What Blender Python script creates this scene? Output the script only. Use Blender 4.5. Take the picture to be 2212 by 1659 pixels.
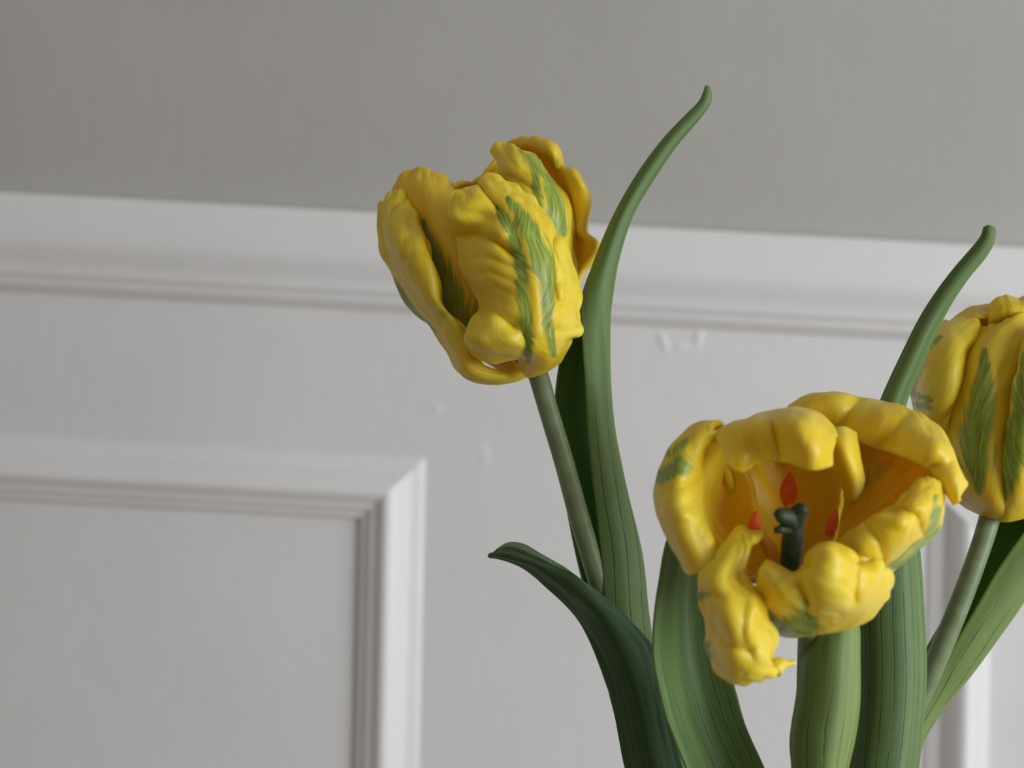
import bpy, math, random
import numpy as np
from mathutils import Vector, Matrix, noise

for o in list(bpy.data.objects):
    bpy.data.objects.remove(o)
scene = bpy.context.scene
C = scene.collection

# ------------------------------------------------------------------ camera
W, H = 2212.0, 1659.0
FOCAL, SENSOR = 56.0, 36.0
ROLL = math.radians(3.1)
cam_d = bpy.data.cameras.new('camera')
cam_d.lens = FOCAL; cam_d.sensor_width = SENSOR
cam_d.clip_start = 0.01
cam_d.dof.use_dof = True
cam_d.dof.focus_distance = 0.478
cam_d.dof.aperture_fstop = 10.5
cam = bpy.data.objects.new('camera', cam_d); C.objects.link(cam)
cam.matrix_world = Matrix.Rotation(math.pi/2, 4, 'X') @ Matrix.Rotation(ROLL, 4, 'Z')
scene.camera = cam

# ------------------------------------------------------------------ light
world = bpy.data.worlds.new('world'); scene.world = world
world.use_nodes = True
bg = world.node_tree.nodes['Background']
bg.inputs[0].default_value = (1.0, 0.945, 0.88, 1); bg.inputs[1].default_value = 0.285

def area(name, loc, target, sx, sy, power, col):
    l = bpy.data.lights.new(name, 'AREA'); l.shape = 'RECTANGLE'
    l.size = sx; l.size_y = sy; l.energy = power; l.color = col
    o = bpy.data.objects.new(name, l); C.objects.link(o)
    o.location = loc
    o.rotation_euler = (Vector(target)-Vector(loc)).to_track_quat('-Z', 'Y').to_euler()
    return o
area('window_daylight', (1.6, -0.40, 0.14), (0.1, 0.6, -0.1), 1.0, 1.3, 32, (0.90, 0.945, 1.0))

vs = scene.view_settings
vs.view_transform = 'Standard'; vs.look = 'None'; vs.gamma = 1.0
vs.use_curve_mapping = False
vs.exposure = 0.0

# ------------------------------------------------------------------ helpers
K = SENSOR/FOCAL/W
cr, sr = math.cos(ROLL), math.sin(ROLL)
def at(px, py, d):
    """a point of the place: direction as seen in the photograph, distance d (m) from the lens"""
    a = (px-W/2)*K*d; b = -(py-H/2)*K*d
    return Vector((a*cr - b*sr, d, a*sr + b*cr))

def mat(name):
    m = bpy.data.materials.new(name); m.use_nodes = True
    nt = m.node_tree; b = nt.nodes['Principled BSDF']
    return m, nt, b
def N(nt, t, **kw):
    n = nt.nodes.new(t)
    for k, v in kw.items(): setattr(n, k, v)
    return n
def math_n(nt, op, a, b=None, c=None, clamp=False):
    n = nt.nodes.new('ShaderNodeMath'); n.operation = op; n.use_clamp = clamp
    for i, v in enumerate((a, b, c)):
        if v is None: continue
        if isinstance(v, (int, float)): n.inputs[i].default_value = v
        else: nt.links.new(v, n.inputs[i])
    return n.outputs[0]
def mix_c(nt, f, a, b):
    n = nt.nodes.new('ShaderNodeMix'); n.data_type = 'RGBA'
    for s, v in ((n.inputs[0], f), (n.inputs[6], a), (n.inputs[7], b)):
        if isinstance(v, (int, float)): s.default_value = v
        elif isinstance(v, tuple): s.default_value = (*v, 1)
        else: nt.links.new(v, s)
    return n.outputs[2]
def smooth(nt, v, lo, hi):
    n = nt.nodes.new('ShaderNodeMapRange'); n.interpolation_type = 'SMOOTHSTEP'
    nt.links.new(v, n.inputs[0]); n.inputs[1].default_value = lo; n.inputs[2].default_value = hi
    return n.outputs[0]
def attr(nt, name):
    n = nt.nodes.new('ShaderNodeAttribute'); n.attribute_name = name; return n.outputs['Fac']
def comb(nt, x, y, z):
    n = nt.nodes.new('ShaderNodeCombineXYZ')
    for i, v in enumerate((x, y, z)):
        if isinstance(v, (int, float)): n.inputs[i].default_value = v
        else: nt.links.new(v, n.inputs[i])
    return n.outputs[0]
def noise_t(nt, vec, scale, detail=3, rough=0.55):
    n = nt.nodes.new('ShaderNodeTexNoise'); n.inputs['Scale'].default_value = scale
    n.inputs['Detail'].default_value = detail; n.inputs['Roughness'].default_value = rough
    if vec is not None: nt.links.new(vec, n.inputs['Vector'])
    return n.outputs['Fac']
def bump(nt, b, h, strength, dist):
    n = nt.nodes.new('ShaderNodeBump'); n.inputs['Strength'].default_value = strength
    n.inputs['Distance'].default_value = dist
    nt.links.new(h, n.inputs['Height']); nt.links.new(n.outputs[0], b.inputs['Normal'])

# ------------------------------------------------------------------ materials
def paint(name, col, col2, rough, bstr):
    m, nt, b = mat(name)
    tc = N(nt, 'ShaderNodeTexCoord')
    mp = N(nt, 'ShaderNodeMapping'); mp.inputs['Scale'].default_value = (1, 1, 0.6)
    nt.links.new(tc.outputs['Object'], mp.inputs[0])
    n1 = noise_t(nt, tc.outputs['Object'], 7, 3)
    c = mix_c(nt, smooth(nt, n1, 0.3, 0.7), col, col2)
    nt.links.new(c, b.inputs['Base Color'])
    b.inputs['Roughness'].default_value = rough
    n2 = noise_t(nt, mp.outputs[0], 120, 4, 0.6)
    n3 = noise_t(nt, tc.outputs['Object'], 28, 2)
    h = math_n(nt, 'ADD', n2, math_n(nt, 'MULTIPLY', n3, 1.6))
    bump(nt, b, h, bstr, 0.0012)
    return m
M_grey = paint('grey_wall_paint', (0.425, 0.41, 0.375), (0.45, 0.435, 0.40), 0.7, 0.22)
M_white = paint('white_wall_paint', (0.70, 0.695, 0.685), (0.73, 0.725, 0.715), 0.5, 0.2)
M_trim = paint('white_trim_gloss', (0.75, 0.745, 0.735), (0.77, 0.765, 0.755), 0.4, 0.08)

def petal_material():
    m, nt, b = mat('petal_yellow_green')
    u = attr(nt, 'pu'); v = attr(nt, 'pv'); g = attr(nt, 'green'); s = attr(nt, 'seed')
    au = math_n(nt, 'ABSOLUTE', math_n(nt, 'SUBTRACT', u, 0.5))
    w = math_n(nt, 'SUBTRACT', math_n(nt, 'MULTIPLY', v, 1.0), math_n(nt, 'MULTIPLY', au, 1.7))
    st = noise_t(nt, comb(nt, math_n(nt, 'MULTIPLY', w, 17.0), math_n(nt, 'MULTIPLY', u, 7.0), s), 1.0, 4, 0.7)
    sp = noise_t(nt, comb(nt, math_n(nt, 'MULTIPLY', w, 48.0), math_n(nt, 'MULTIPLY', u, 16.0), s), 1.0, 3, 0.6)
    gg = math_n(nt, 'ADD', g, math_n(nt, 'MULTIPLY', math_n(nt, 'SUBTRACT', st, 0.5), 2.0))
    gg = math_n(nt, 'ADD', gg, math_n(nt, 'MULTIPLY', math_n(nt, 'SUBTRACT', sp, 0.5), 0.35))
    gg = math_n(nt, 'MULTIPLY', gg, smooth(nt, g, 0.0, 0.12))
    mask = smooth(nt, gg, 0.20, 0.80)
    tc = N(nt, 'ShaderNodeTexCoord')
    n1 = noise_t(nt, tc.outputs['Object'], 70, 3)
    yel = mix_c(nt, smooth(nt, n1, 0.3, 0.7), (0.86, 0.565, 0.012), (0.90, 0.665, 0.05))
    st2 = smooth(nt, st, 0.45, 0.75)
    yel = mix_c(nt, math_n(nt, 'MULTIPLY', st2, 0.45), yel, (0.92, 0.78, 0.17))
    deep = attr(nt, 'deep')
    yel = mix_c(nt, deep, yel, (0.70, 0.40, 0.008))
    grn = mix_c(nt, smooth(nt, sp, 0.35, 0.7), (0.09, 0.21, 0.03), (0.31, 0.46, 0.08))
    c = mix_c(nt, math_n(nt, 'MULTIPLY', mask, 0.88), yel, grn)
    nt.links.new(c, b.inputs['Base Color'])
    b.inputs['Roughness'].default_value = 0.36
    b.inputs['Specular IOR Level'].default_value = 0.4
    b.inputs['Subsurface Weight'].default_value = 0.6
    b.inputs['Subsurface Radius'].default_value = (1.0, 0.6, 0.08)
    b.inputs['Subsurface Scale'].default_value = 0.005
    h = math_n(nt, 'ADD', st, math_n(nt, 'MULTIPLY', sp, 0.25))
    bump(nt, b, h, 0.35, 0.0008)
    return m
M_petal = petal_material()

def leaf_material(name, dark, light, k):
    m, nt, b = mat(name)
    u = attr(nt, 'pu'); v = attr(nt, 'pv'); s = attr(nt, 'seed')
    wob = noise_t(nt, comb(nt, math_n(nt, 'MULTIPLY', u, 3.0), math_n(nt, 'MULTIPLY', v, 6.0), s), 1.0, 2)
    uu = math_n(nt, 'ADD', math_n(nt, 'MULTIPLY', u, k), math_n(nt, 'MULTIPLY', wob, 0.5))
    fr = math_n(nt, 'ABSOLUTE', math_n(nt, 'SUBTRACT', math_n(nt, 'FRACT', uu), 0.5))
    line = math_n(nt, 'SUBTRACT', 1.0, smooth(nt, fr, 0.02, 0.06))
    br = noise_t(nt, comb(nt, math_n(nt, 'MULTIPLY', u, 24.0), math_n(nt, 'MULTIPLY', v, 16.0), s), 1.0, 4, 0.7)
    line = math_n(nt, 'MULTIPLY', line, smooth(nt, br, 0.30, 0.50))
    line = math_n(nt, 'MULTIPLY', line, math_n(nt, 'SUBTRACT', 1.0, smooth(nt, v, 0.48, 0.66)))
    band = noise_t(nt, comb(nt, math_n(nt, 'MULTIPLY', u, 6.0), math_n(nt, 'MULTIPLY', v, 1.2), s), 1.0, 3)
    fine = noise_t(nt, comb(nt, math_n(nt, 'MULTIPLY', u, 90.0), math_n(nt, 'MULTIPLY', v, 5.0), s), 1.0, 3)
    f = math_n(nt, 'ADD', math_n(nt, 'MULTIPLY', band, 0.8), math_n(nt, 'MULTIPLY', fine, 0.3))
    c = mix_c(nt, smooth(nt, f, 0.3, 0.8), dark, light)
    c = mix_c(nt, attr(nt, 'deep'), c, (0.20, 0.31, 0.15))
    c = mix_c(nt, math_n(nt, 'MULTIPLY', line, 0.75), c, (0.012, 0.03, 0.008))
    nt.links.new(c, b.inputs['Base Color'])
    b.inputs['Roughness'].default_value = 0.55
    b.inputs['Specular IOR Level'].default_value = 0.35
    b.inputs['Subsurface Weight'].default_value = 0.5
    b.inputs['Subsurface Radius'].default_value = (0.6, 1.0, 0.12)
    b.inputs['Subsurface Scale'].default_value = 0.003
    h = math_n(nt, 'SUBTRACT', math_n(nt, 'MULTIPLY', fine, 0.4), line)
    bump(nt, b, h, 0.3, 0.0005)
    return m
M_leaf = leaf_material('leaf_green', (0.072, 0.135, 0.042), (0.165, 0.25, 0.08), 9.0)
M_leaf_light = leaf_material('leaf_light_green', (0.12, 0.19, 0.05), (0.23, 0.31, 0.09), 7.0)
M_leaf_dark = leaf_material('leaf_dark_green', (0.028, 0.07, 0.024), (0.065, 0.13, 0.045), 8.0)

def plain(name, c1, c2, scale, rough, sss=0.0):
    m, nt, b = mat(name)
    tc = N(nt, 'ShaderNodeTexCoord')
    n = noise_t(nt, tc.outputs['Object'], scale, 4)
    nt.links.new(mix_c(nt, smooth(nt, n, 0.3, 0.7), c1, c2), b.inputs['Base Color'])
    b.inputs['Roughness'].default_value = rough
    b.inputs['Specular IOR Level'].default_value = 0.35
    bump(nt, b, n, 0.15, 0.0004)
    return m
M_stem = plain('stem_green', (0.18, 0.235, 0.11), (0.235, 0.295, 0.155), 160, 0.42)
M_anther = plain('anther_orange_red', (0.82, 0.10, 0.012), (0.90, 0.15, 0.02), 300, 0.5)
M_filament = plain('filament_amber', (0.62, 0.25, 0.012), (0.7, 0.32, 0.02), 300, 0.5)
M_pistil = plain('pistil_green', (0.02, 0.038, 0.016), (0.045, 0.075, 0.035), 300, 0.5)
M_dot = plain('paint_white', (0.72, 0.715, 0.705), (0.74, 0.735, 0.725), 60, 0.5)

# ------------------------------------------------------------------ geometry helpers
def catmull(P, n):
    """n points evenly spaced by arc length along a centripetal Catmull-Rom curve through P"""
    P = np.asarray(P, float)
    if len(P) == 2:
        t = np.linspace(0, 1, n)[:, None]
        return P[0]*(1-t) + P[1]*t
    Q = np.vstack([2*P[0]-P[1], P, 2*P[-1]-P[-2]])
    out = []
    for i in range(1, len(Q)-2):
        p0, p1, p2, p3 = Q[i-1], Q[i], Q[i+1], Q[i+2]
        t = np.linspace(0, 1, 24, endpoint=False)[:, None]
        d1 = max(np.linalg.norm(p1-p0), 1e-6)**0.5; d2 = max(np.linalg.norm(p2-p1), 1e-6)**0.5
        d3 = max(np.linalg.norm(p3-p2), 1e-6)**0.5
        m1 = d2*((p1-p0)/d1 - (p2-p0)/(d1+d2) + (p2-p1)/d2)
        m2 = d2*((p2-p1)/d2 - (p3-p1)/(d2+d3) + (p3-p2)/d3)
        out.append((2*t**3-3*t**2+1)*p1 + (t**3-2*t**2+t)*m1 + (-2*t**3+3*t**2)*p2 + (t**3-t**2)*m2)
    out.append(P[-1:]); out = np.vstack(out)
    s = np.concatenate([[0], np.cumsum(np.linalg.norm(np.diff(out, axis=0), axis=1))])
    x = np.linspace(0, s[-1], n)
    return np.stack([np.interp(x, s, out[:, k]) for k in range(3)], 1)

def link_mesh(name, verts, faces, m, parent, smooth_shade=True):
    me = bpy.data.meshes.new(name)
    me.from_pydata([tuple(v) for v in verts], [], faces); me.update()
    if smooth_shade: me.polygons.foreach_set('use_smooth', [True]*len(me.polygons))
    if m: me.materials.append(m)
    o = bpy.data.objects.new(name, me); C.objects.link(o)
    if parent:
        o.parent = parent
        me.transform(Matrix.Translation(-parent_world(parent)))
    return o
def parent_world(p):
    v = Vector(p.location)
    while p.parent: p = p.parent; v += p.location
    return v
def put(me, name, vals):
    a = me.attributes.new(name, 'FLOAT', 'POINT'); a.data.foreach_set('value', np.asarray(vals, dtype=np.float32))

def seg_dist(P, a, b):
    a = np.array(a, float); b = np.array(b, float); ab = b-a
    t = np.clip(((P-a)@ab)/max(ab@ab, 1e-9), 0, 1)
    return np.linalg.norm(P-(a+t[:, None]*ab), axis=1), t

def patch(name, rows, d0, parent, m, seed=0, thick=1.3, nu=44, nv=60, crumple=0.7, ruffle=1.0,
          green=(), deep=0.0, scale=1.0, subdiv=1, crease=(), pale=None):
    """curved sheet through rows of (px, py, depth mm from d0), base row first"""
    R = [[at(x, y, d0+z*0.001*scale) for x, y, z in r] for r in rows]
    R = [catmull(r, nu) for r in R]
    G = np.stack([catmull([r[i] for r in R], nv) for i in range(nu)], 1)     # nv x nu x 3
    du = np.gradient(G, axis=1); dv = np.gradient(G, axis=0)
    n = np.cross(du, dv); n /= np.maximum(np.linalg.norm(n, axis=2, keepdims=True), 1e-12)
    U, V = np.meshgrid(np.linspace(0, 1, nu), np.linspace(0, 1, nv))
    # photograph coordinates of the resting sheet, used only to lay the painted flames along it
    X = G[..., 0]*cr + G[..., 2]*sr; Z = -G[..., 0]*sr + G[..., 2]*cr
    PX = np.stack([X/(K*G[..., 1])+W/2, H/2-Z/(K*G[..., 1])], -1).reshape(-1, 2)
    disp = np.zeros((nv, nu))
    lat = np.zeros((nv, nu))
    for j in range(nv):
        for i in range(nu):
            u, v = U[j, i], V[j, i]; a = abs(u-0.5)
            e = max(a*2, v if v > 0.5 else 0)
            e = max(0, (e-0.55)/0.45)
            p = G[j, i]
            k1 = noise.noise(Vector((11*(v-0.7*a)+seed*7.3, 2.2*u, seed)))
            k2 = noise.noise(Vector((p[0]*130+seed*3, p[1]*130, p[2]*130)))
            k3 = noise.noise(Vector((26*(v-0.7*a)+seed*1.3, 4*u+3, seed+5)))
            base = min(1.0, v*5)
            disp[j, i] = base*(crumple*(0.9*k1*min(1, a*5) + 0.7*k2 + 0.35*k3) + ruffle*e*(1.6*noise.noise(Vector((9*v+3*u, 9*u, seed+20.0)))))
            lat[j, i] = base*ruffle*e*e*(1.3*noise.noise(Vector((14*v, 14*u, seed+40.0))) + 0.9*noise.noise(Vector((36*v, 36*u, seed+60.0))))
    cen = G.mean(axis=1, keepdims=True)*0.5 + G.mean(axis=(0, 1), keepdims=True)*0.5
    out = G-cen; out /= np.maximum(np.linalg.norm(out, axis=2, keepdims=True), 1e-9)
    G = G + n*(disp*0.001)[..., None] + out*(lat*0.001)[..., None]
    push = np.zeros(len(PX))
    for pts, w, dep in crease:                  # folds: polyline, half width px, depth mm (+ = pressed in, - = raised)
        dd = np.full(len(PX), 1e9)
        for a, b in zip(pts[:-1], pts[1:]): dd = np.minimum(dd, seg_dist(PX, a, b)[0])
        push += dep*np.exp(-(dd/w)**2)
    ray = G/np.linalg.norm(G, axis=2, keepdims=True)
    G = G + ray*(push.reshape(nv, nu)*0.001)[..., None]
    verts = G.reshape(-1, 3)
    faces = [(j*nu+i, j*nu+i+1, (j+1)*nu+i+1, (j+1)*nu+i) for j in range(nv-1) for i in range(nu-1)]
    o = link_mesh(name, verts, faces, m, parent)
    g = np.zeros(len(verts))
    for line in green:                          # polyline of (px, py, half width px), strength
        pts, st = line
        for a, b in zip(pts[:-1], pts[1:]):
            d, t = seg_dist(PX, a[:2], b[:2])
            w = (a[2]+(b[2]-a[2])*t)*1.12+0.8
            g = np.maximum(g, st*np.clip(1.25-d/np.maximum(w, 1e-3)*0.75, 0, 1))
    put(o.data, 'pu', U.ravel()); put(o.data, 'pv', V.ravel()); put(o.data, 'green', g)
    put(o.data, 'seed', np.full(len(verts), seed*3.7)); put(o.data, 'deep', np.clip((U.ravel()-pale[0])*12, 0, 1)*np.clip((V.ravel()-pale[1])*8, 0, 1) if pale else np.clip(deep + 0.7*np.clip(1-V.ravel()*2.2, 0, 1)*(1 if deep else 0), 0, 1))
    s = o.modifiers.new('thickness', 'SOLIDIFY'); s.thickness = thick*0.001; s.offset = 0
    if subdiv:
        sd = o.modifiers.new('round', 'SUBSURF'); sd.levels = subdiv; sd.render_levels = subdiv
    return o

def tube(name, path, m, parent, seg=20, n=60, caps=True):
    """round rod through (point, radius m) pairs"""
    P = np.array([[*p] for p, r in path]); rad = [r for p, r in path]
    Q = catmull(P, n)
    s = np.concatenate([[0], np.cumsum(np.linalg.norm(np.diff(P, axis=0), axis=1))]); s /= s[-1]
    rr = np.interp(np.linspace(0, 1, n), s, rad)
    verts, faces = [], []
    ref = Vector((0.3, 0.9, 0.2))
    for k in range(n):
        t = Vector(Q[min(k+1, n-1)]-Q[max(k-1, 0)]).normalized()
        a = t.cross(ref).normalized(); b = t.cross(a)
        for q in range(seg):
            th = 2*math.pi*q/seg
            verts.append(Vector(Q[k]) + (a*math.cos(th)+b*math.sin(th))*rr[k])
    for k in range(n-1):
        for q in range(seg):
            faces.append((k*seg+q, k*seg+(q+1) % seg, (k+1)*seg+(q+1) % seg, (k+1)*seg+q))
    if caps:
        faces.append(tuple(range(seg-1, -1, -1))); faces.append(tuple((n-1)*seg+q for q in range(seg)))
    return link_mesh(name, verts, faces, m, parent)

def thing(name, loc, label, cat, group=None):
    o = bpy.data.objects.new(name, None); C.objects.link(o); o.location = loc
    o.empty_display_size = 0.02
    o['label'] = label; o['category'] = cat
    if group: o['group'] = group
    return o
def structure(o):
    o['kind'] = 'structure'; return o

# ------------------------------------------------------------------ wall and trims
YW = 0.86
def wall_pt(px, py): return at(px, py, YW)
rail_top = (wall_pt(0, 415).z + wall_pt(2212, 535).z)/2
rail_bot = (wall_pt(0, 628).z + wall_pt(1900, 728).z)/2
FLOOR = -0.95
def quad_wall():
    x0, x1 = -2.6, 2.9; zm = rail_top-0.01
    v = [(x0, YW, FLOOR), (x1, YW, FLOOR), (x1, YW, zm), (x0, YW, zm), (x1, YW, 1.6), (x0, YW, 1.6),
         (x0, YW+.1, FLOOR), (x1, YW+.1, FLOOR), (x1, YW+.1, 1.6), (x0, YW+.1, 1.6)]
    f = [(0, 1, 2, 3), (3, 2, 4, 5), (7, 6, 9, 8), (5, 4, 8, 9), (1, 0, 6, 7), (1, 7, 8, 4, 2), (6, 0, 3, 5, 9)]
    o = link_mesh('wall_back', v, f, M_white, None, False)
    o.data.materials.append(M_grey); o.data.polygons[1].material_index = 1
    o['label'] = 'painted wall, warm grey above the rail and white below'
    return structure(o)
wall = quad_wall()

def round_profile(pts, n=5, k=0.35):
    """soften the corners of a moulding profile (painted wood)"""
    out = [np.array(pts[0], float)]
    for a, b, c in zip(pts[:-2], pts[1:-1], pts[2:]):
        a, b, c = map(lambda q: np.array(q, float), (a, b, c))
        p, q = b+(a-b)*k, b+(c-b)*k
        for t in np.linspace(0, 1, n): out.append((1-t)**2*p+2*t*(1-t)*b+t*t*q)
    out.append(np.array(pts[-1], float))
    return out
def moulding(name, prof, A, B, inward, mitreA, mitreB, parent=None):
    """profile (s across, h out of the wall) in metres swept from A to B; inward = direction of s; mitre = how far the ends recede per s"""
    A, B, inw = Vector(A), Vector(B), Vector(inward)
    t = (B-A).normalized()
    v, f = [], []
    for s, h in prof:
        s, h = float(s), float(h)
        v.append(A+inw*s+t*(s*mitreA)+Vector((0, -h, 0)))
        v.append(B+inw*s-t*(s*mitreB)+Vector((0, -h, 0)))
    for i in range(len(prof)-1): f.append((2*i, 2*i+1, 2*i+3, 2*i+2))
    f.append(tuple(2*i for i in range(len(prof)))); f.append(tuple(2*i+1 for i in range(len(prof)-1, -1, -1)))
    return link_mesh(name, v, f, M_trim, parent, False)
hr = rail_top-rail_bot
rail_prof = round_profile([(0, -0.002), (0, .0110), (.10*hr, .0125), (.48*hr, .0150), (.62*hr, .0125), (.72*hr, .0100), (.83*hr, .0092), (.86*hr, .0070),
                           (.93*hr, .0064), (.96*hr, .0040), (hr, .0025), (hr, -0.002)], 6, 0.48)
t1 = structure(moulding('trim_1', rail_prof, (-2.6, YW, rail_top), (2.9, YW, rail_top), (0, 0, -1), 0, 0))
t1['label'] = 'white chair rail moulding running along the wall'

PW = 0.0350
pan_prof = round_profile([(0, -0.002), (0, .0006), (.08*PW, .0018), (.25*PW, .0036), (.27*PW, .0048), (.46*PW, .0100), (.57*PW, .0114), (.65*PW, .0104), (.74*PW, .0072),
                          (.84*PW, .0066), (.87*PW, .0042), (.96*PW, .0036), (PW, .0015), (PW, -0.002)], 6, 0.48)
zo = wall_pt(920, 988).z
xo = wall_pt(920, 988).x
SKEW = (wall_pt(906, 1655).x-xo)/(zo-wall_pt(906, 1655).z)        # the old mouldings are not quite plumb
def panel(name, xa, xb, zt, zb, label):
    e = bpy.data.objects.new(name, None); C.objects.link(e); e.location = ((xa+xb)/2, YW, zb)
    e['label'] = label; structure(e)
    k = SKEW*(zt-zb)
    moulding('top_moulding', pan_prof, (xa, YW, zt), (xb, YW, zt), (0, 0, -1), 1+SKEW, 1-SKEW, e)
    moulding('side_moulding', pan_prof, (xb, YW, zt), (xb+k, YW, zb), (-1, 0, 0), 1, 1, e)
    moulding('bottom_moulding', pan_prof, (xb+k, YW, zb), (xa+k, YW, zb), (0, 0, 1), 1, 1, e)
    moulding('side_moulding', pan_prof, (xa+k, YW, zb), (xa, YW, zt), (1, 0, 0), 1, 1, e)
    return e
panel('trim_2', xo-0.75, xo, zo, -0.72, 'white rectangular panel moulding left of the tulips')
xr = wall_pt(2004, 1060).x
panel('trim_3', xr, xr+0.75, zo, -0.72, 'white rectangular panel moulding behind the tulips on the right')

# raised paint marks on the white wall
def blemish(px, py, w, h, t, rot=0):
    c = wall_pt(px, py); k = K*YW
    v, f = [], []
    n, r = 14, 5
    v.append(Vector((0, -t, 0)))
    for j in range(1, r+1):
        a = j/r
        for q in range(n):
            th = 2*math.pi*q/n
            x, z = w*k*a*math.cos(th), h*k*a*math.sin(th)
            v.append(Vector((x*math.cos(rot)-z*math.sin(rot), -t*(0.5+0.5*math.cos(math.pi*a)), x*math.sin(rot)+z*math.cos(rot))))
    f += [(0, 1+(q+1) % n, 1+q) for q in range(n)]
    for j in range(r-1):
        for q in range(n):
            a, b = 1+j*n+q, 1+j*n+(q+1) % n
            f.append((a, b, b+n, a+n))
    o = link_mesh('paint_blemish', [p+c for p in v], f, M_dot, wall); return o
blemish(1432, 738, 16, 34, .0007, 0.5); blemish(1508, 730, 15, 30, .0007, -0.2); blemish(1470, 748, 26, 16, .0004)
blemish(942, 884, 22, 14, .0005, 0.3); blemish(1046, 985, 18, 32, .0004, 0.2)

# floor under the wall
fl = link_mesh('floor', [(-2.6, -2.2, FLOOR), (2.9, -2.2, FLOOR), (2.9, YW+.1, FLOOR), (-2.6, YW+.1, FLOOR),
                         (-2.6, -2.2, FLOOR-.05), (2.9, -2.2, FLOOR-.05), (2.9, YW+.1, FLOOR-.05), (-2.6, YW+.1, FLOOR-.05)],
               [(0, 1, 2, 3), (7, 6, 5, 4), (0, 4, 5, 1), (1, 5, 6, 2), (2, 6, 7, 3), (3, 7, 4, 0)],
               plain('floor_boards', (0.16, 0.10, 0.06), (0.22, 0.14, 0.08), 6, 0.5), None, False)
structure(fl)

GROUP = 'yellow parrot tulips'
# ================================================================== tulip A : tall closed one
DA = 0.500
TA = thing('tulip', at(1560, 1950, DA), 'tall closed yellow tulip with green flames, a long leaf curling up beside its bloom', 'tulip', GROUP)
def A(x, y, z=0): return at(x, y, DA+z*0.001)
tube('stem', [(A(1560, 1950, 2), .0034), (A(1440, 1680, 0), .0034), (A(1352, 1440, -3), .0034), (A(1292, 1250, -4), .0033), (A(1252, 1120, -5), .0032),
              (A(1219, 1000, -5), .0031), (A(1186, 890, -4), .0031), (A(1164, 815, -2), .0032), (A(1159, 802, 0), .0032)], M_stem, TA)
# back petals first
patch('petal', [
    [(1120, 795, 4), (1150, 800, 8), (1190, 790, 5)],
    [(1040, 700, 20), (1140, 700, 30), (1232, 690, 18)],
    [(1020, 580, 24), (1140, 580, 34), (1225, 605, 20), (1245, 606, 14), (1253, 606, 17)],
    [(1030, 540, 24), (1140, 540, 34), (1230, 560, 20), (1262, 566, 10), (1278, 568, 13)],
    [(1040, 510, 24), (1140, 500, 34), (1230, 525, 20), (1270, 525, 8), (1286, 526, 7), (1293, 528, 12)],
    [(1050, 480, 24), (1140, 470, 34), (1225, 490, 22), (1250, 500, 8), (1260, 504, 7), (1265, 505, 12)],
    [(1060, 420, 24), (1140, 400, 32), (1220, 440, 22), (1250, 448, 7), (1266, 448, 6), (1274, 447, 12)],
    [(1068, 360, 22), (1140, 340, 32), (1195, 380, 22), (1230, 395, 8), (1258, 408, 4), (1270, 412, 10)],
    [(1074, 340, 21), (1100, 316, 26), (1135, 309, 20), (1168, 313, 12), (1197, 333, 8), (1208, 366, 12), (1238, 380, 5), (1258, 402, 3), (1264, 404, 8)],
    [(1078, 332, 22), (1098, 304, 25), (1135, 297, 22), (1173, 300, 17), (1208, 325, 13), (1217, 361, 15), (1244, 369, 10), (1262, 396, 8)],
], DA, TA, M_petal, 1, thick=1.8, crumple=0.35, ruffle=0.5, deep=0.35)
patch('petal', [
    [(1100, 795, 4), (1130, 800, 6), (1160, 795, 4)],
    [(990, 680, 14), (1070, 680, 26), (1140, 680, 24)],
    [(960, 520, 16), (1040, 520, 28), (1120, 520, 26)],
    [(965, 430, 14), (1030, 420, 22), (1100, 410, 20)],
    [(972, 405, 10), (995, 390, 10), (1020, 395, 12), (1050, 372, 14), (1075, 338, 16), (1095, 330, 18)],
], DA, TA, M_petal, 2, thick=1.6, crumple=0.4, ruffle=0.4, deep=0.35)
# inner left petal with the long dark green stripe
patch('petal', [
    [(1085, 800, 4), (1108, 800, 2), (1130, 803, 2)],
    [(960, 720, 6), (1005, 715, -3), (1060, 710, -4)],
    [(885, 620, 10), (950, 600, -3), (1005, 595, -9), (1050, 590, -4)],
    [(848, 520, 14), (915, 500, 2), (960, 490, -5), (1015, 480, 2)],
    [(838, 445, 17), (885, 425, 8), (940, 420, 2), (990, 425, 8)],
    [(846, 415, 18), (868, 382, 17), (884, 366, 16), (910, 361, 14), (945, 374, 11), (962, 380, 12), (975, 398, 14)],
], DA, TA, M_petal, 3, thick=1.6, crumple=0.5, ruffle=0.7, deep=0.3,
    green=[([(917, 478, 6), (922, 510, 14), (948, 580, 24), (975, 650, 34), (1003, 725, 36)], 1.0)])
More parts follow.
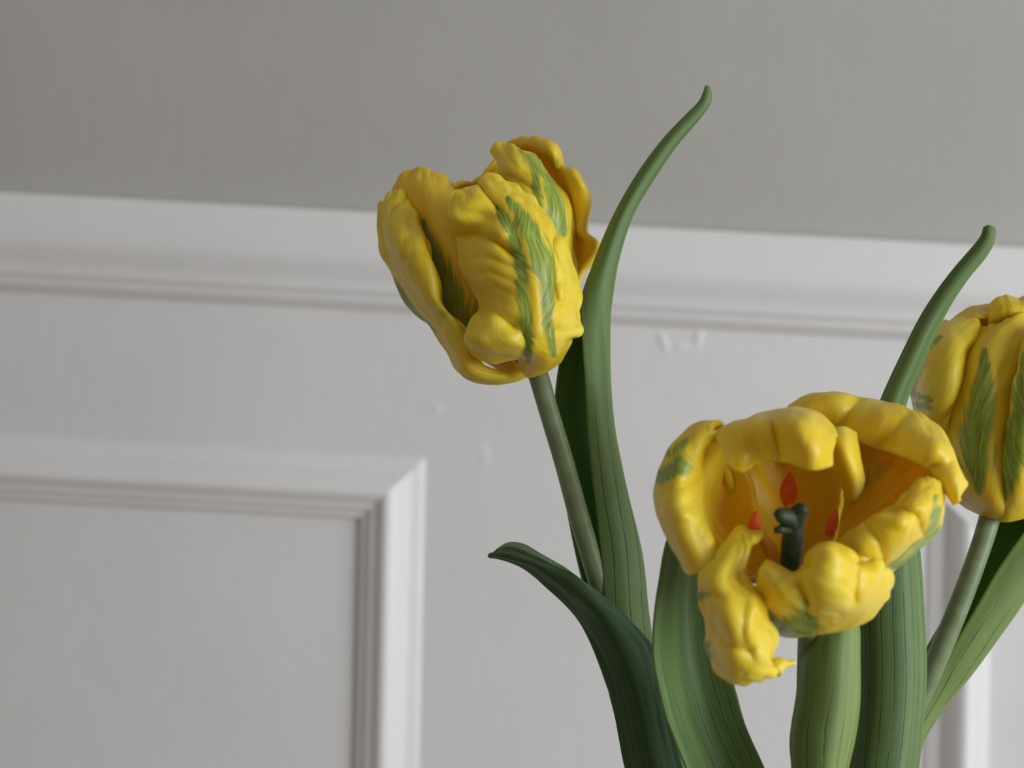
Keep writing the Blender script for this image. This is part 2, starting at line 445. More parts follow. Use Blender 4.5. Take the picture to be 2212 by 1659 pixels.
# outer left petal, rolled
patch('petal', [
    [(1145, 814, -2), (1138, 806, -2), (1132, 800, 0)],
    [(1085, 824, -8), (1083, 814, -11), (1072, 803, -9)],
    [(1012, 816, -8), (1015, 795, -16), (1030, 770, -14)],
    [(975, 775, -4), (988, 745, -16), (1003, 735, -17), (1010, 728, -12)],
    [(936, 715, -1), (955, 690, -15), (978, 690, -18), (988, 705, -12)],
    [(897, 675, 3), (925, 645, -14), (943, 650, -17), (953, 668, -10)],
    [(860, 612, 6), (898, 590, -14), (932, 592, -17), (945, 612, -10)],
    [(829, 540, 9), (865, 525, -12), (905, 522, -14), (926, 545, -7)],
    [(818, 472, 12), (848, 456, 0), (882, 454, 0), (906, 474, 4)],
    [(822, 440, 15), (838, 424, 11), (860, 410, 10), (882, 418, 10), (903, 452, 9)],
], DA, TA, M_petal, 4, thick=1.7, crumple=0.75, ruffle=0.8,
    green=[([(855, 600, 3), (895, 668, 7), (938, 718, 9)], 1.0)],
    crease=[([(880, 430), (893, 460), (880, 490)], 6, 2.0), ([(845, 455), (865, 440)], 7, 1.5), ([(835, 560), (860, 530), (895, 505)], 6, 1.2), ([(850, 590), (880, 560), (915, 545)], 6, 1.4),
            ([(870, 610), (895, 585)], 6, 1.2), ([(955, 700), (965, 678), (985, 672)], 6, 1.6), ([(930, 668), (960, 640)], 7, 1.0)])
# right hand petal behind the front one
patch('petal', [
    [(1140, 795, 0), (1165, 797, 2), (1195, 787, 0)],
    [(1095, 640, 4), (1180, 640, -4), (1245, 650, 6)],
    [(1088, 520, 4), (1155, 520, -10), (1212, 520, -6), (1236, 510, 10)],
    [(1088, 420, 6), (1140, 420, -8), (1195, 435, -8), (1231, 440, 8)],
    [(1078, 372, 10), (1112, 365, -2), (1155, 370, -3), (1190, 392, 8)],
    [(1074, 338, 12), (1065, 318, 10), (1072, 309, 10), (1093, 309, 9), (1128, 324, 4), (1161, 343, 6)],
], DA, TA, M_petal, 5, thick=1.6, crumple=0.6, ruffle=0.5,
    green=[([(1118, 326, 3), (1140, 345, 8), (1155, 375, 9), (1160, 420, 7), (1168, 455, 5)], .95),
           ([(1150, 338, 6), (1178, 385, 10), (1196, 440, 20), (1202, 495, 16)], 1.0)],
    crease=[([(1085, 385), (1115, 385), (1150, 410)], 7, 1.6), ([(1080, 360), (1120, 365)], 9, -1.0), ([(1160, 350), (1170, 400), (1172, 450)], 6, -.7), ([(1225, 460), (1222, 500)], 6, 1.0)])
# front petal, twin green flames round a pale rib
patch('petal', [
    [(1124, 792, -8), (1142, 813, -12), (1175, 802, -12), (1208, 782, -5)],
    [(1119, 768, -14), (1145, 775, -22), (1185, 770, -23), (1230, 740, -9)],
    [(1060, 782, -20), (1100, 765, -25), (1150, 748, -29), (1195, 740, -26), (1238, 727, -12)],
    [(1003, 735, -22), (1050, 742, -28), (1120, 715, -31), (1180, 705, -30), (1230, 715, -22), (1256, 718, -14)],
    [(1015, 700, -24), (1052, 700, -30), (1110, 672, -32), (1180, 668, -31), (1225, 685, -23), (1246, 692, -13)],
    [(1036, 655, -16), (1062, 655, -23), (1110, 625, -31), (1180, 615, -31), (1228, 630, -22), (1252, 630, -9)],
    [(1006, 595, -14), (1050, 592, -27), (1110, 570, -31), (1170, 560, -31), (1218, 575, -20), (1238, 582, -9)],
    [(988, 525, -14), (1040, 525, -26), (1100, 510, -30), (1150, 505, -29), (1195, 518, -21), (1214, 516, -14)],
    [(980, 498, -17), (1030, 485, -21), (1090, 465, -26), (1130, 460, -26), (1165, 475, -20), (1200, 500, -15)],
    [(966, 455, -20), (1010, 445, -24), (1060, 432, -23), (1110, 430, -22), (1145, 448, -17), (1185, 475, -12)],
    [(972, 420, -18), (988, 409, -17), (1008, 408, -16), (1030, 398, -14), (1040, 380, -12), (1062, 375, -11), (1088, 388, -10), (1130, 414, -10), (1168, 448, -10)],
], DA, TA, M_petal, 6, thick=1.7, nu=60, nv=76, crumple=0.8, ruffle=0.45,
    green=[([(1075, 448, 5), (1100, 490, 12), (1118, 530, 11), (1128, 590, 10), (1132, 640, 11), (1134, 690, 14), (1140, 730, 10), (1144, 778, 3)], 1.0),
           ([(1095, 432, 3), (1120, 462, 12), (1148, 510, 17), (1172, 560, 21), (1180, 610, 17), (1178, 660, 10), (1180, 705, 9), (1188, 735, 9), (1192, 765, 4)], 1.0)],
    crease=[([(980, 505), (1030, 506), (1075, 522), (1108, 550)], 7, 4.2), ([(968, 470), (1030, 482), (1085, 502)], 12, -2.8),
            ([(1034, 396), (1048, 420), (1078, 452)], 6, 3.2), ([(1098, 392), (1112, 415), (1130, 440)], 7, 1.6),
            ([(1196, 500), (1188, 550), (1196, 600), (1200, 650)], 7, 3.2), ([(1212, 525), (1222, 570)], 12, -2.0),
            ([(1015, 560), (1060, 556), (1112, 580)], 6, .9), ([(1015, 600), (1060, 585), (1112, 610)], 6, 1.0), ([(1030, 630), (1070, 615), (1115, 640)], 6, 1.0),
            ([(1030, 662), (1068, 672), (1112, 705)], 10, 3.0), ([(1010, 730), (1060, 745), (1100, 735)], 18, -1.8),
            ([(1122, 775), (1138, 745), (1132, 720)], 8, 2.0), ([(1250, 700), (1215, 712), (1192, 712)], 8, 2.4), ([(1205, 660), (1235, 650)], 7, 1.2), ([(1210, 610), (1240, 600)], 7, 1.0),
            ([(1125, 480), (1146, 570), (1156, 640), (1162, 720)], 7, -.8)])
# tall channel leaf holding the stem, curling up right
patch('leaf', [
    [(1520, 1950, 8), (1570, 1950, 10), (1600, 1950, 0), (1560, 1950, -8), (1525, 1950, -9)],
    [(1390, 1650, 8), (1440, 1650, 10), (1475, 1650, 0), (1440, 1650, -8), (1400, 1650, -9)],
    [(1300, 1400, 7), (1360, 1400, 10), (1411, 1395, 0), (1370, 1395, -8), (1316, 1400, -9)],
    [(1248, 1220, 7), (1320, 1200, 10), (1386, 1200, 0), (1345, 1200, -6), (1298, 1200, -6)],
    [(1216, 1060, 7), (1290, 1040, 10), (1346, 1030, 0), (1312, 1030, -6), (1279, 1030, -6)],
    [(1201, 940, 7), (1262, 920, 10), (1325, 920, 0), (1297, 920, -6), (1268, 920, -6)],
    [(1199, 850, 6), (1255, 840, 10), (1317, 830, 0), (1290, 830, -7), (1264, 830, -8)],
    [(1216, 750, 6), (1262, 745, 9), (1316, 740, 0), (1288, 740, -6), (1257, 740, -7)],
    [(1252, 655, 4), (1285, 650, 7), (1321, 642, 0), (1292, 642, -6), (1254, 650, -5)],
    [(1285, 560, 2), (1308, 560, 5), (1335, 560, 0), (1310, 560, -5), (1286, 560, -2)],
    [(1328, 460, 1), (1346, 462, 4), (1366, 464, 0), (1346, 462, -4), (1329, 460, -1)],
    [(1379, 372, 1), (1394, 378, 3), (1411, 386, 0), (1394, 379, -3), (1380, 372, -1)],
    [(1432, 300, 1), (1445, 307, 2.5), (1458, 316, 0), (1445, 307, -2.5), (1433, 300, -1)],
    [(1484, 245, 1), (1494, 252, 2), (1504, 262, 0), (1494, 252, -2), (1485, 245, -1)],
    [(1514, 215, 1), (1524, 218, 2), (1534, 221, 0), (1524, 218, -2), (1515, 215, -1)],
    [(1521, 196, .8), (1528, 199, 1.4), (1535, 203, 0), (1528, 199, -1.4), (1522, 196, -.8)],
    [(1524, 184, .3), (1527, 183, .5), (1531, 186, 0), (1527, 184, -.5), (1525, 184, -.3)],
], DA, TA, M_leaf, 7, thick=1.0, nu=40, nv=110, crumple=0.06, ruffle=0.08)
# drooping leaf to the left
patch('leaf', [
    [(1490, 1950, -6), (1545, 1950, -15), (1600, 1950, -10)],
    [(1390, 1780, -6), (1450, 1780, -15), (1515, 1770, -11)],
    [(1353, 1660, -6), (1412, 1655, -14), (1475, 1655, -12)],
    [(1324, 1530, -6), (1388, 1520, -14), (1444, 1530, -13)],
    [(1298, 1435, -6), (1352, 1420, -15), (1416, 1405, -13)],
    [(1262, 1362, -6), (1310, 1342, -16), (1366, 1344, -14)],
    [(1220, 1302, -7), (1262, 1285, -18), (1308, 1289, -14)],
    [(1172, 1257, -8), (1206, 1248, -16), (1236, 1246, -16), (1232, 1238, -8)],
    [(1122, 1222, -8), (1147, 1216, -14), (1182, 1228, -15), (1196, 1216, -3)],
    [(1090, 1210, -8), (1108, 1206, -13), (1140, 1213, -13), (1158, 1192, -1)],
    [(1074, 1204, -7), (1086, 1200, -12), (1108, 1202, -11), (1124, 1174, 1)],
    [(1064, 1202, -6), (1072, 1199, -9), (1084, 1196, -8), (1096, 1174, 1)],
    [(1055, 1200, -5), (1058, 1199, -6), (1063, 1197, -5), (1070, 1192, -3)],
], DA, TA, M_leaf_dark, 8, thick=1.1, nu=48, nv=110, crumple=0.08, ruffle=0.45, pale=(0.70, 0.70))

# ================================================================== tulip B : wide open one
DB = 0.425
TB = thing('tulip', at(1745, 1950, DB+.02), 'wide open yellow tulip showing orange red anthers and a dark green pistil', 'tulip', GROUP)
def Bp(x, y, z=0): return at(x, y, DB+z*0.001)
tube('stem', [(Bp(1745, 1950, 30), .0030), (Bp(1745, 1700, 30), .0030), (Bp(1743, 1520, 28), .0030), (Bp(1745, 1420, 24), .0030), (Bp(1748, 1350, 16), .0032),
              (Bp(1742, 1290, 8), .0034)], M_stem, TB)
# back right petal
patch('petal', [
    [(1720, 1270, 4), (1760, 1260, 2), (1800, 1230, 2)],
    [(1750, 1150, 24), (1830, 1150, 24), (1920, 1150, 12)],
    [(1775, 1050, 34), (1880, 1040, 34), (1995, 1070, 14)],
    [(1750, 940, 38), (1870, 930, 38), (1975, 960, 24), (2040, 1040, 8)],
    [(1705, 888, 34), (1775, 850, 34), (1870, 870, 32), (1960, 888, 22), (2035, 945, 8), (2080, 1050, 0)],
    [(1712, 900, 26), (1780, 872, 24), (1870, 900, 18), (1955, 925, 8), (2030, 985, -4), (2074, 1076, -8)],
    [(1730, 930, 28), (1790, 915, 24), (1870, 960, 16), (1940, 985, 6), (2010, 1020, -2), (2040, 1060, -4), (2060, 1094, -4)],
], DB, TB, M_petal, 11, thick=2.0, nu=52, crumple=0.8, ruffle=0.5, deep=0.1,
    green=[([(1830, 1090, 10), (1880, 1040, 22), (1930, 1000, 14)], .45)],
    crease=[([(1850, 868), (1830, 910), (1800, 940)], 14, 3.0), ([(1960, 900), (1930, 950), (1890, 970)], 14, 2.2), ([(1900, 905), (1880, 950)], 20, -2.0), ([(2020, 970), (1990, 1000)], 14, -2.0), ([(2055, 1000), (2010, 1005)], 9, 2.0)])
# back top petal folding forward
patch('petal', [
    [(1670, 1280, 0), (1710, 1285, 2), (1760, 1270, 0)],
    [(1610, 1170, 16), (1705, 1160, 24), (1810, 1150, 18)],
    [(1575, 1060, 16), (1690, 1040, 32), (1825, 1050, 22)],
    [(1548, 980, 8), (1650, 935, 26), (1745, 920, 24), (1825, 960, 14)],
    [(1535, 938, 0), (1600, 915, 3), (1655, 897, 4), (1712, 888, 2), (1768, 903, -2), (1808, 945, 2)],
    [(1555, 965, -9), (1615, 945, -12), (1680, 925, -16), (1740, 935, -22), (1798, 968, -14)],
    [(1572, 1000, -9), (1602, 1022, -9), (1645, 1000, -10), (1700, 1002, -17), (1750, 1016, -22), (1796, 1010, -16)],
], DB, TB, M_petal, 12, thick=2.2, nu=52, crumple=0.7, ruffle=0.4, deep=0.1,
    crease=[([(1660, 896), (1682, 950), (1690, 990)], 13, 4.0), ([(1560, 955), (1640, 955)], 26, 2.5), ([(1720, 930), (1760, 980)], 26, -2.5)])
# folded lobe between the two
patch('petal', [
    [(1795, 930, 6), (1818, 925, 4), (1845, 935, 10)],
    [(1795, 975, 0), (1822, 970, -6), (1852, 985, 4)],
    [(1805, 1020, 2), (1835, 1010, -6), (1862, 1030, 4)],
    [(1822, 1050, 4), (1842, 1045, -2), (1858, 1052, 6)],
    [(1828, 1072, 8), (1838, 1078, 6), (1848, 1070, 9)],
], DB, TB, M_petal, 13, thick=2.0, nu=24, nv=34, crumple=0.4, ruffle=0.3)
# left petal with rolled lip
patch('petal', [
    [(1690, 1275, -2), (1670, 1250, 2), (1665, 1220, 4), (1665, 1190, 6)],
    [(1585, 1225, -6), (1545, 1130, 16), (1560, 1060, 18), (1600, 985, 12)],
    [(1544, 1205, -17), (1504, 1090, -8), (1514, 1010, -4), (1562, 938, 0)],
    [(1518, 1235, -20), (1465, 1095, -16), (1476, 1000, -12), (1535, 926, -5)],
    [(1490, 1240, -13), (1423, 1090, -5), (1438, 1000, -2), (1500, 922, 2), (1562, 911, 4)],
    [(1500, 1230, 2), (1445, 1090, 10), (1460, 1000, 12), (1515, 940, 13), (1560, 930, 12)],
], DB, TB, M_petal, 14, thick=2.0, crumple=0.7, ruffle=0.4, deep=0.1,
    green=[([(1430, 1035, 10), (1470, 1008, 14)], 1.0), ([(1450, 985, 6), (1485, 958, 6)], .8)],
    crease=[([(1470, 1110), (1500, 1120), (1530, 1170)], 10, -2.0), ([(1445, 1060), (1480, 1050), (1515, 1030)], 10, 1.6), ([(1500, 930), (1490, 980)], 9, 1.4)])
# right petal, outer face with green veins
patch('petal', [
    [(1745, 1290, -4), (1785, 1300, -8), (1830, 1290, -4)],
    [(1800, 1215, -12), (1845, 1230, -18), (1890, 1235, -10), (1930, 1222, 0)],
    [(1818, 1165, -10), (1865, 1175, -22), (1925, 1192, -18), (1988, 1178, 0)],
    [(1858, 1150, -8), (1885, 1125, -18), (1930, 1145, -24), (1992, 1140, -14), (2024, 1130, 2)],
    [(1893, 1118, -6), (1925, 1108, -15), (1960, 1115, -22), (2012, 1092, -15), (2038, 1082, 2)],
    [(1945, 1095, -2), (1970, 1062, -8), (1995, 1062, -13), (2022, 1060, -10), (2040, 1062, 2)],
    [(1978, 1055, 0), (1992, 1038, -4), (2010, 1034, -7), (2028, 1040, -4), (2036, 1050, 0)],
], DB, TB, M_petal, 15, thick=2.0, nu=50, crumple=0.8, ruffle=0.5,
    green=[([(1925, 1216, 6), (1965, 1195, 12), (2000, 1160, 11), (2020, 1100, 6)], 1.0), ([(1960, 1175, 4), (2005, 1150, 8)], .8), ([(1995, 1150, 4), (2016, 1075, 5)], .7)],
    crease=[([(1935, 1095), (1975, 1112), (1985, 1150)], 9, 3.0), ([(1870, 1135), (1900, 1165), (1905, 1200)], 9, 2.4), ([(1905, 1120), (1945, 1125)], 12, -2.5), ([(1990, 1050), (1965, 1095)], 12, -2.0), ([(1850, 1190), (1900, 1215)], 9, 1.8)])
# front petal
patch('petal', [
    [(1655, 1352, -2), (1700, 1370, 0), (1750, 1364, 4), (1800, 1345, 4)],
    [(1645, 1335, -14), (1715, 1350, -19), (1795, 1350, -16), (1865, 1340, -2)],
    [(1630, 1295, -22), (1715, 1300, -32), (1800, 1300, -35), (1870, 1290, -26), (1912, 1290, -8)],
    [(1632, 1265, -26), (1700, 1262, -33), (1785, 1240, -40), (1860, 1240, -32), (1924, 1240, -14)],
    [(1642, 1235, -28), (1690, 1248, -30), (1730, 1240, -30), (1790, 1190, -38), (1845, 1222, -30), (1905, 1224, -18)],
    [(1652, 1216, -22), (1690, 1232, -24), (1724, 1246, -22), (1748, 1198, -28), (1790, 1173, -30), (1830, 1188, -27), (1850, 1216, -24), (1898, 1218, -14)],
], DB, TB, M_petal, 16, thick=2.2, nu=60, crumple=0.9, ruffle=0.3,
    green=[([(1650, 1335, 18), (1700, 1350, 18), (1745, 1335, 22)], 1.0), ([(1700, 1350, 10), (1738, 1300, 14)], .55)],
    crease=[([(1724, 1250), (1742, 1285), (1745, 1315)], 14, 4.0), ([(1850, 1205), (1846, 1250), (1838, 1290)], 11, 3.0), ([(1660, 1225), (1690, 1290)], 18, -2.5), ([(1700, 1325), (1680, 1365)], 8, 1.6), ([(1650, 1300), (1700, 1310), (1740, 1305)], 9, -1.5)])
# hanging front left petal
patch('petal', [
    [(1572, 1172, -6), (1602, 1138, -8), (1620, 1150, -9), (1650, 1150, -10)],
    [(1548, 1205, -18), (1580, 1195, -23), (1625, 1180, -17)],
    [(1508, 1258, -21), (1552, 1255, -30), (1602, 1245, -22)],
    [(1518, 1305, -20), (1570, 1308, -34), (1646, 1285, -26)],
    [(1532, 1365, -18), (1585, 1365, -35), (1634, 1340, -32), (1652, 1335, -24)],
    [(1533, 1405, -14), (1590, 1412, -32), (1640, 1392, -30), (1676, 1372, -20)],
    [(1552, 1452, -12), (1600, 1462, -27), (1645, 1440, -28), (1662, 1425, -20)],
    [(1580, 1468, -14), (1620, 1472, -22), (1668, 1456, -24), (1690, 1438, -18)],
], DB, TB, M_petal, 17, thick=2.0, nu=46, crumple=0.8, ruffle=0.6,
    green=[([(1512, 1288, 8), (1530, 1282, 9)], .9), ([(1534, 1385, 9), (1538, 1410, 9)], .8)],
    crease=[([(1545, 1340), (1580, 1395), (1620, 1400)], 10, 2.4), ([(1520, 1280), (1560, 1290)], 8, 1.6), ([(1625, 1300), (1620, 1370), (1640, 1420)], 10, -2.0), ([(1600, 1160), (1575, 1240)], 8, 1.5)])
tube('petal_tip', [(Bp(1672, 1448, -22), .0022), (Bp(1684, 1436, -21), .0020), (Bp(1700, 1434, -20), .0010), (Bp(1717, 1431, -19), .0007)], M_petal, TB, 12, 20)
# stamens
def stamen(x, y, w, h, z, rot, bx, by, bz):
    f = tube('stamen', [(Bp(bx, by, bz), .0018), (Bp((x+bx)/2, (y+by)/2, (z+bz)/2+1), .0016), (Bp(x, y+h*.25, z+1.0), .0012)], M_filament, TB, 12, 16)
    n, r = 14, 14; v, fc = [], []
    k = K*(DB+z*.001)
    for j in range(r+1):
        t = j/r; prof = math.sin(math.pi*t)**0.8*(1.15-0.5*t)
        for q in range(n):
            th = 2*math.pi*q/n
            lx = w/2*k*prof*math.cos(th); ly = w/2*k*0.6*prof*math.sin(th); lz = (t-0.5)*h*k
            v.append(Bp(x, y, z)+Vector((lx*math.cos(rot)+lz*math.sin(rot), ly, -lx*math.sin(rot)+lz*math.cos(rot))))
    for j in range(r):
        for q in range(n): fc.append((j*n+q, j*n+(q+1) % n, (j+1)*n+(q+1) % n, (j+1)*n+q))
    a = link_mesh('anther', v, fc, M_anther, f); a['label'] = 'orange red anther'
stamen(1704, 1058, 42, 84, 12, 0.0, 1706, 1200, 6)
stamen(1631, 1130, 30, 60, 4, 0.05, 1680, 1220, 4)
stamen(1798, 1132, 30, 74, 6, 0.25, 1745, 1225, 4)
stamen(1606, 1238, 22, 50, -8, 0.05, 1670, 1260, -4)
pi = tube('pistil', [(Bp(1708, 1262, -6), .0024), (Bp(1708, 1220, -8), .0027), (Bp(1712, 1170, -11), .0029), (Bp(1716, 1140, -12), .0027), (Bp(1714, 1118, -13), .0022)], M_pistil, TB, 16, 30)
for pts in ([(1714, 1125, -13, 22), (1700, 1118, -16, 20), (1682, 1114, -18, 15), (1674, 1118, -18, 8)],
            [(1716, 1125, -13, 22), (1726, 1108, -15, 20), (1734, 1096, -16, 15), (1738, 1090, -16, 7)],
            [(1712, 1140, -12, 16), (1698, 1142, -14, 12), (1684, 1144, -16, 9), (1672, 1146, -16, 6)]):
    tube('stigma_lobe', [(Bp(x, y, z), r*K*DB) for x, y, z, r in pts], M_pistil, pi, 14, 20)
# wide leaf under the left of the bloom
patch('leaf', [
    [(1600, 1950, 20), (1690, 1950, 28), (1750, 1950, 24)],
    [(1520, 1760, 18), (1600, 1750, 27), (1690, 1750, 24)],
    [(1480, 1655, 16), (1555, 1650, 27), (1648, 1650, 24)],
    [(1446, 1570, 14), (1525, 1570, 27), (1614, 1575, 24)],
    [(1426, 1500, 12), (1510, 1500, 27), (1592, 1500, 24)],
    [(1411, 1420, 12), (1490, 1420, 27), (1570, 1410, 26)],
    [(1413, 1340, 12), (1480, 1330, 27), (1560, 1330, 28)],
    [(1425, 1250, 14), (1480, 1250, 27), (1550, 1250, 30)],
    [(1442, 1165, 18), (1490, 1165, 27), (1545, 1165, 32)],
    [(1475, 1110, 24), (1505, 1105, 27), (1540, 1110, 34)],
    [(1505, 1080, 32), (1515, 1078, 27), (1525, 1080, 35)],
], DB, TB, M_leaf, 21, thick=1.1, nu=40, nv=80, crumple=0.08, ruffle=0.12)
# light leaf in front of the stem
patch('leaf', [
    [(1705, 1950, 14), (1726, 1950, 10), (1762, 1950, 8), (1790, 1950, 15)],
    [(1716, 1750, 18), (1740, 1750, 10), (1781, 1750, 8), (1812, 1750, 19)],
    [(1711, 1655, 20), (1741, 1655, 10), (1793, 1655, 8), (1832, 1655, 21)],
    [(1707, 1600, 20), (1741, 1600, 10), (1801, 1600, 8), (1846, 1600, 21)],
    [(1718, 1520, 20), (1752, 1520, 11), (1811, 1520, 9), (1856, 1520, 21)],
    [(1734, 1415, 22), (1764, 1415, 13), (1817, 1415, 11), (1857, 1415, 23)],
    [(1758, 1345, 24), (1781, 1345, 17), (1822, 1345, 15), (1853, 1345, 25)],
    [(1778, 1290, 26), (1794, 1290, 23), (1821, 1290, 21), (1842, 1290, 27)],
    [(1800, 1245, 27), (1806, 1245, 28), (1817, 1245, 26), (1826, 1245, 28)],
], DB, TB, M_leaf_light, 22, thick=1.0, nu=36, nv=70, crumple=0.08, ruffle=0.12)
# tall dark leaf rising behind the bloom
patch('leaf', [
    [(1770, 1950, 36), (1806, 1950, 32), (1854, 1950, 31), (1890, 1950, 36)],
    [(1818, 1760, 38), (1862, 1760, 33), (1920, 1760, 32), (1965, 1760, 38)],
    [(1835, 1655, 40), (1878, 1655, 34), (1937, 1655, 33), (1981, 1655, 40)],
    [(1848, 1560, 42), (1890, 1560, 35), (1947, 1560, 34), (1990, 1560, 42)],
    [(1852, 1450, 44), (1895, 1450, 37), (1953, 1450, 36), (1997, 1450, 44)],
    [(1850, 1340, 46), (1892, 1340, 39), (1950, 1340, 38), (1993, 1340, 46)],
    [(1850, 1200, 48), (1890, 1200, 42), (1943, 1200, 41), (1984, 1200, 48)],
    [(1862, 1050, 47), (1892, 1050, 42), (1932, 1050, 41), (1962, 1050, 47)],
    [(1880, 950, 46), (1915, 950, 40), (1945, 950, 46)],
    [(1902, 878, 45), (1926, 880, 40), (1949, 884, 45)],
    [(1948, 775, 44), (1968, 778, 40), (1988, 784, 44)],
    [(2000, 672, 44), (2018, 678, 41), (2034, 684, 44)],
    [(2060, 588, 43), (2073, 595, 41), (2085, 602, 43)],
    [(2108, 532, 43), (2120, 538, 41), (2130, 546, 43)],
    [(2125, 506, 42), (2136, 508, 41), (2147, 511, 42)],
    [(2126, 489, 42), (2135, 485, 41), (2145, 490, 42)],
], DB, TB, M_leaf, 23, thick=2.2, nu=36, nv=100, crumple=0.05, ruffle=0.05)

# ================================================================== tulip C : at the right
DC = 0.505
TC = thing('tulip', at(1850, 1950, DC), 'closed yellow tulip with feathered green stripes, standing right behind the open bloom', 'tulip', GROUP)
def Cp(x, y, z=0): return at(x, y, DC+z*0.001)
tube('stem', [(Cp(1850, 1950, 4), .0036), (Cp(1905, 1730, 4), .0036), (Cp(1960, 1570, -2), .0036), (Cp(2010, 1455, -5), .0034), (Cp(2065, 1325, -6), .0033), (Cp(2115, 1192, -5), .0032),
              (Cp(2138, 1118, -3), .0033), (Cp(2146, 1080, 0), .0034)], M_stem, TC)
patch('petal', [
    [(2100, 1090, 4), (2160, 1095, 8), (2230, 1085, 4)],
    [(2040, 980, 14), (2170, 980, 28), (2300, 970, 14)],
    [(2015, 830, 16), (2170, 830, 34), (2340, 830, 16)],
    [(2030, 740, 16), (2150, 730, 30), (2330, 740, 16)],
    [(2046, 700, 13), (2078, 678, 12), (2112, 664, 11), (2138, 664, 10), (2160, 668, 8), (2240, 660, 10), (2300, 690, 14)],
    [(2056, 714, 5), (2082, 700, 2), (2112, 686, 0), (2138, 684, 0), (2160, 688, 0), (2240, 690, 0), (2300, 712, 8)],
], DC, TC, M_petal, 31, thick=1.7, crumple=0.5, ruffle=0.4, deep=0.2)
patch('petal', [
    [(2160, 1095, 8), (2200, 1095, 10), (2240, 1085, 6)],
    [(2140, 960, 16), (2230, 960, 24), (2310, 960, 8)],
    [(2130, 800, 14), (2230, 800, 24), (2340, 800, 6)],
    [(2130, 720, 4), (2200, 705, 2), (2320, 720, 2)],
    [(2136, 680, -1), (2200, 670, -5), (2300, 695, 0)],
    [(2141, 658, 2), (2150, 645, 3), (2172, 640, 3), (2196, 647, 3), (2240, 640, 3), (2290, 672, 4)],
], DC, TC, M_petal, 36, thick=1.7, crumple=0.5, ruffle=0.4, deep=0.15)
patch('petal', [
    [(2090, 1096, -2), (2130, 1114, -6), (2171, 1124, -7), (2200, 1120, -4)],
    [(2052, 1065, -4), (2100, 1060, -17), (2150, 1070, -21), (2200, 1060, -14)],
    [(2022, 960, -2), (2080, 960, -17), (2135, 950, -24), (2200, 955, -18)],
    [(2038, 850, 0), (2090, 850, -15), (2135, 840, -22), (2205, 850, -17)],
    [(2065, 770, 4), (2110, 760, -11), (2150, 740, -15), (2215, 745, -12)],
    [(2105, 722, 7), (2133, 705, 0), (2170, 697, -6), (2200, 680, -6), (2222, 672, -2)],
], DC, TC, M_petal, 32, thick=1.6, nu=50, crumple=0.5, ruffle=0.4, deep=0.1,
    green=[([(2127, 760, 5), (2130, 800, 10), (2122, 860, 20), (2112, 930, 27), (2112, 1000, 26), (2118, 1060, 5)], 1.0),
           ([(2075, 920, 4), (2100, 970, 16), (2108, 1010, 18)], .6)])
patch('petal', [
    [(2085, 1092, 0), (2095, 1080, -4), (2110, 1075, -4)],
    [(2022, 1020, 4), (2040, 980, -6), (2060, 950, -6)],
    [(1990, 930, 6), (2015, 918, -10), (2046, 908, -10)],
    [(1973, 875, 9), (2012, 872, -12), (2050, 868, -16), (2077, 852, -7)],
    [(1973, 800, 11), (2015, 800, -12), (2060, 800, -17), (2084, 808, -8)],
    [(1985, 748, 13), (2030, 745, -9), (2070, 752, -13), (2089, 775, -5)],
    [(2018, 715, 15), (2052, 715, -4), (2090, 725, -7), (2106, 742, -2)],
    [(2046, 698, 16), (2078, 690, 4), (2110, 692, 0), (2122, 712, 2)],
], DC, TC, M_petal, 33, thick=1.7, crumple=0.6, ruffle=0.5,
    green=[([(1976, 850, 4), (1984, 790, 14), (2000, 752, 10), (2035, 730, 3)], .9), ([(1975, 852, 5), (2018, 862, 4)], 1.0), ([(1975, 872, 5), (2015, 880, 4)], 1.0)])
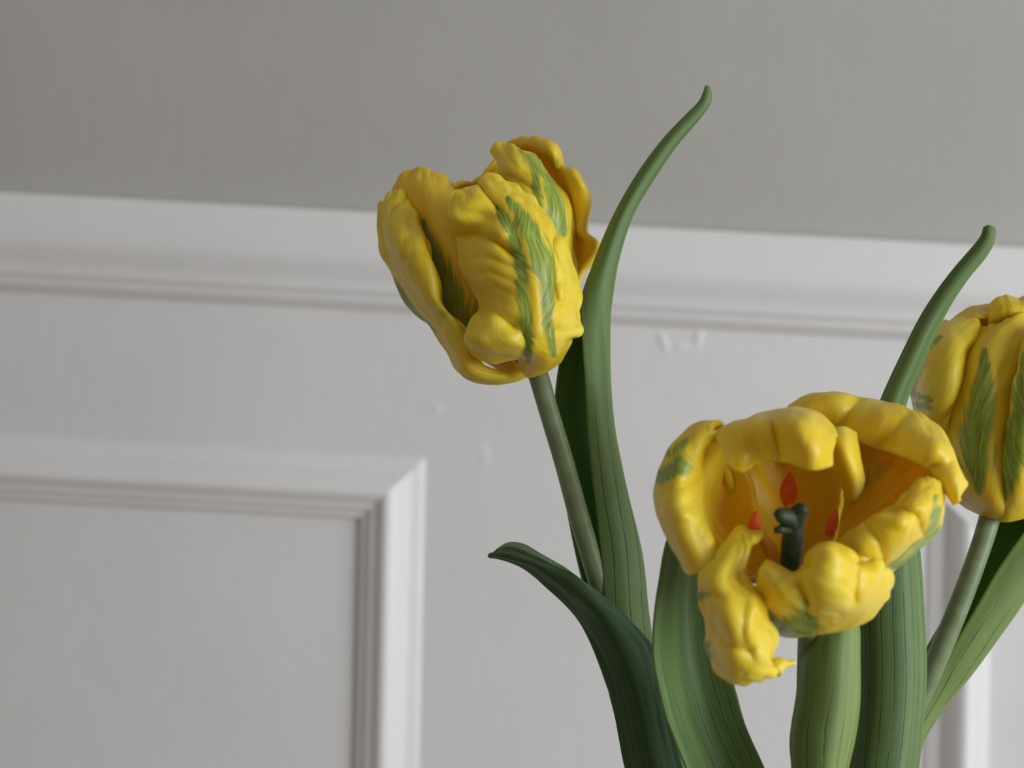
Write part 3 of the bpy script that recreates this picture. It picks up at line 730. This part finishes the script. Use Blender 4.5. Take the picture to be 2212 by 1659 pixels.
patch('petal', [
    [(2150, 1122, -6), (2171, 1126, -8), (2230, 1112, -6), (2262, 1090, 0)],
    [(2164, 1060, -20), (2200, 1055, -25), (2260, 1040, -16), (2312, 1020, 0)],
    [(2170, 960, -25), (2210, 950, -31), (2285, 945, -20), (2352, 930, 0)],
    [(2186, 860, -25), (2230, 845, -31), (2300, 840, -20), (2368, 830, 0)],
    [(2200, 785, -21), (2240, 755, -26), (2300, 750, -18), (2362, 760, 0)],
    [(2208, 740, -14), (2240, 695, -16), (2290, 690, -12), (2340, 715, 0)],
], DC, TC, M_petal, 34, thick=1.6, nu=50, crumple=0.5, ruffle=0.4,
    green=[([(2222, 770, 8), (2210, 860, 18), (2200, 930, 24), (2185, 1000, 24), (2172, 1070, 8)], 1.0), ([(2205, 1000, 16), (2240, 930, 20)], .6)])
patch('petal', [
    [(2220, 1095, 2), (2245, 1090, 0), (2265, 1080, 4)],
    [(2290, 1000, -4), (2340, 980, -6), (2350, 960, 12)],
    [(2310, 850, -8), (2375, 840, -6), (2380, 830, 14)],
    [(2290, 740, -6), (2350, 730, -4), (2360, 740, 12)],
    [(2280, 700, -2), (2310, 690, 2), (2340, 705, 8)],
], DC, TC, M_petal, 35, thick=1.6, nu=30, nv=40, crumple=0.4, ruffle=0.4)
# channel leaf round the stem
patch('leaf', [
    [(1835, 1950, 6), (1870, 1950, 10), (1905, 1950, 0), (1880, 1950, -5), (1855, 1950, -6)],
    [(1890, 1750, 7), (1925, 1750, 11), (1955, 1740, 0), (1930, 1730, -5), (1905, 1725, -6)],
    [(1935, 1570, 8), (1965, 1600, 11), (1992, 1606, 0), (1985, 1580, -5), (1975, 1560, -6)],
    [(1975, 1460, 8), (2010, 1500, 11), (2040, 1528, 0), (2026, 1500, -5), (2015, 1485, -6)],
    [(2000, 1400, 8), (2060, 1430, 11), (2097, 1457, 0), (2080, 1425, -6), (2058, 1398, -6)],
    [(2040, 1330, 9), (2110, 1350, 12), (2155, 1378, 0), (2132, 1342, -6), (2108, 1312, -6)],
    [(2085, 1240, 10), (2160, 1260, 13), (2213, 1296, 0), (2188, 1262, -6), (2155, 1230, -6)],
    [(2140, 1130, 10), (2220, 1160, 13), (2275, 1200, 0), (2250, 1170, -6), (2214, 1145, -6)],
    [(2205, 1040, 8), (2280, 1080, 10), (2320, 1110, 0), (2305, 1085, -5), (2275, 1060, -5)],
    [(2290, 950, 4), (2330, 980, 5), (2360, 1010, 0), (2345, 985, -4), (2325, 970, -4)],
    [(2380, 880, 0), (2388, 885, 1), (2395, 890, 0), (2388, 884, -1), (2384, 880, -1)],
], DC, TC, M_leaf_light, 37, thick=1.0, nu=40, nv=80, crumple=0.08, ruffle=0.1)
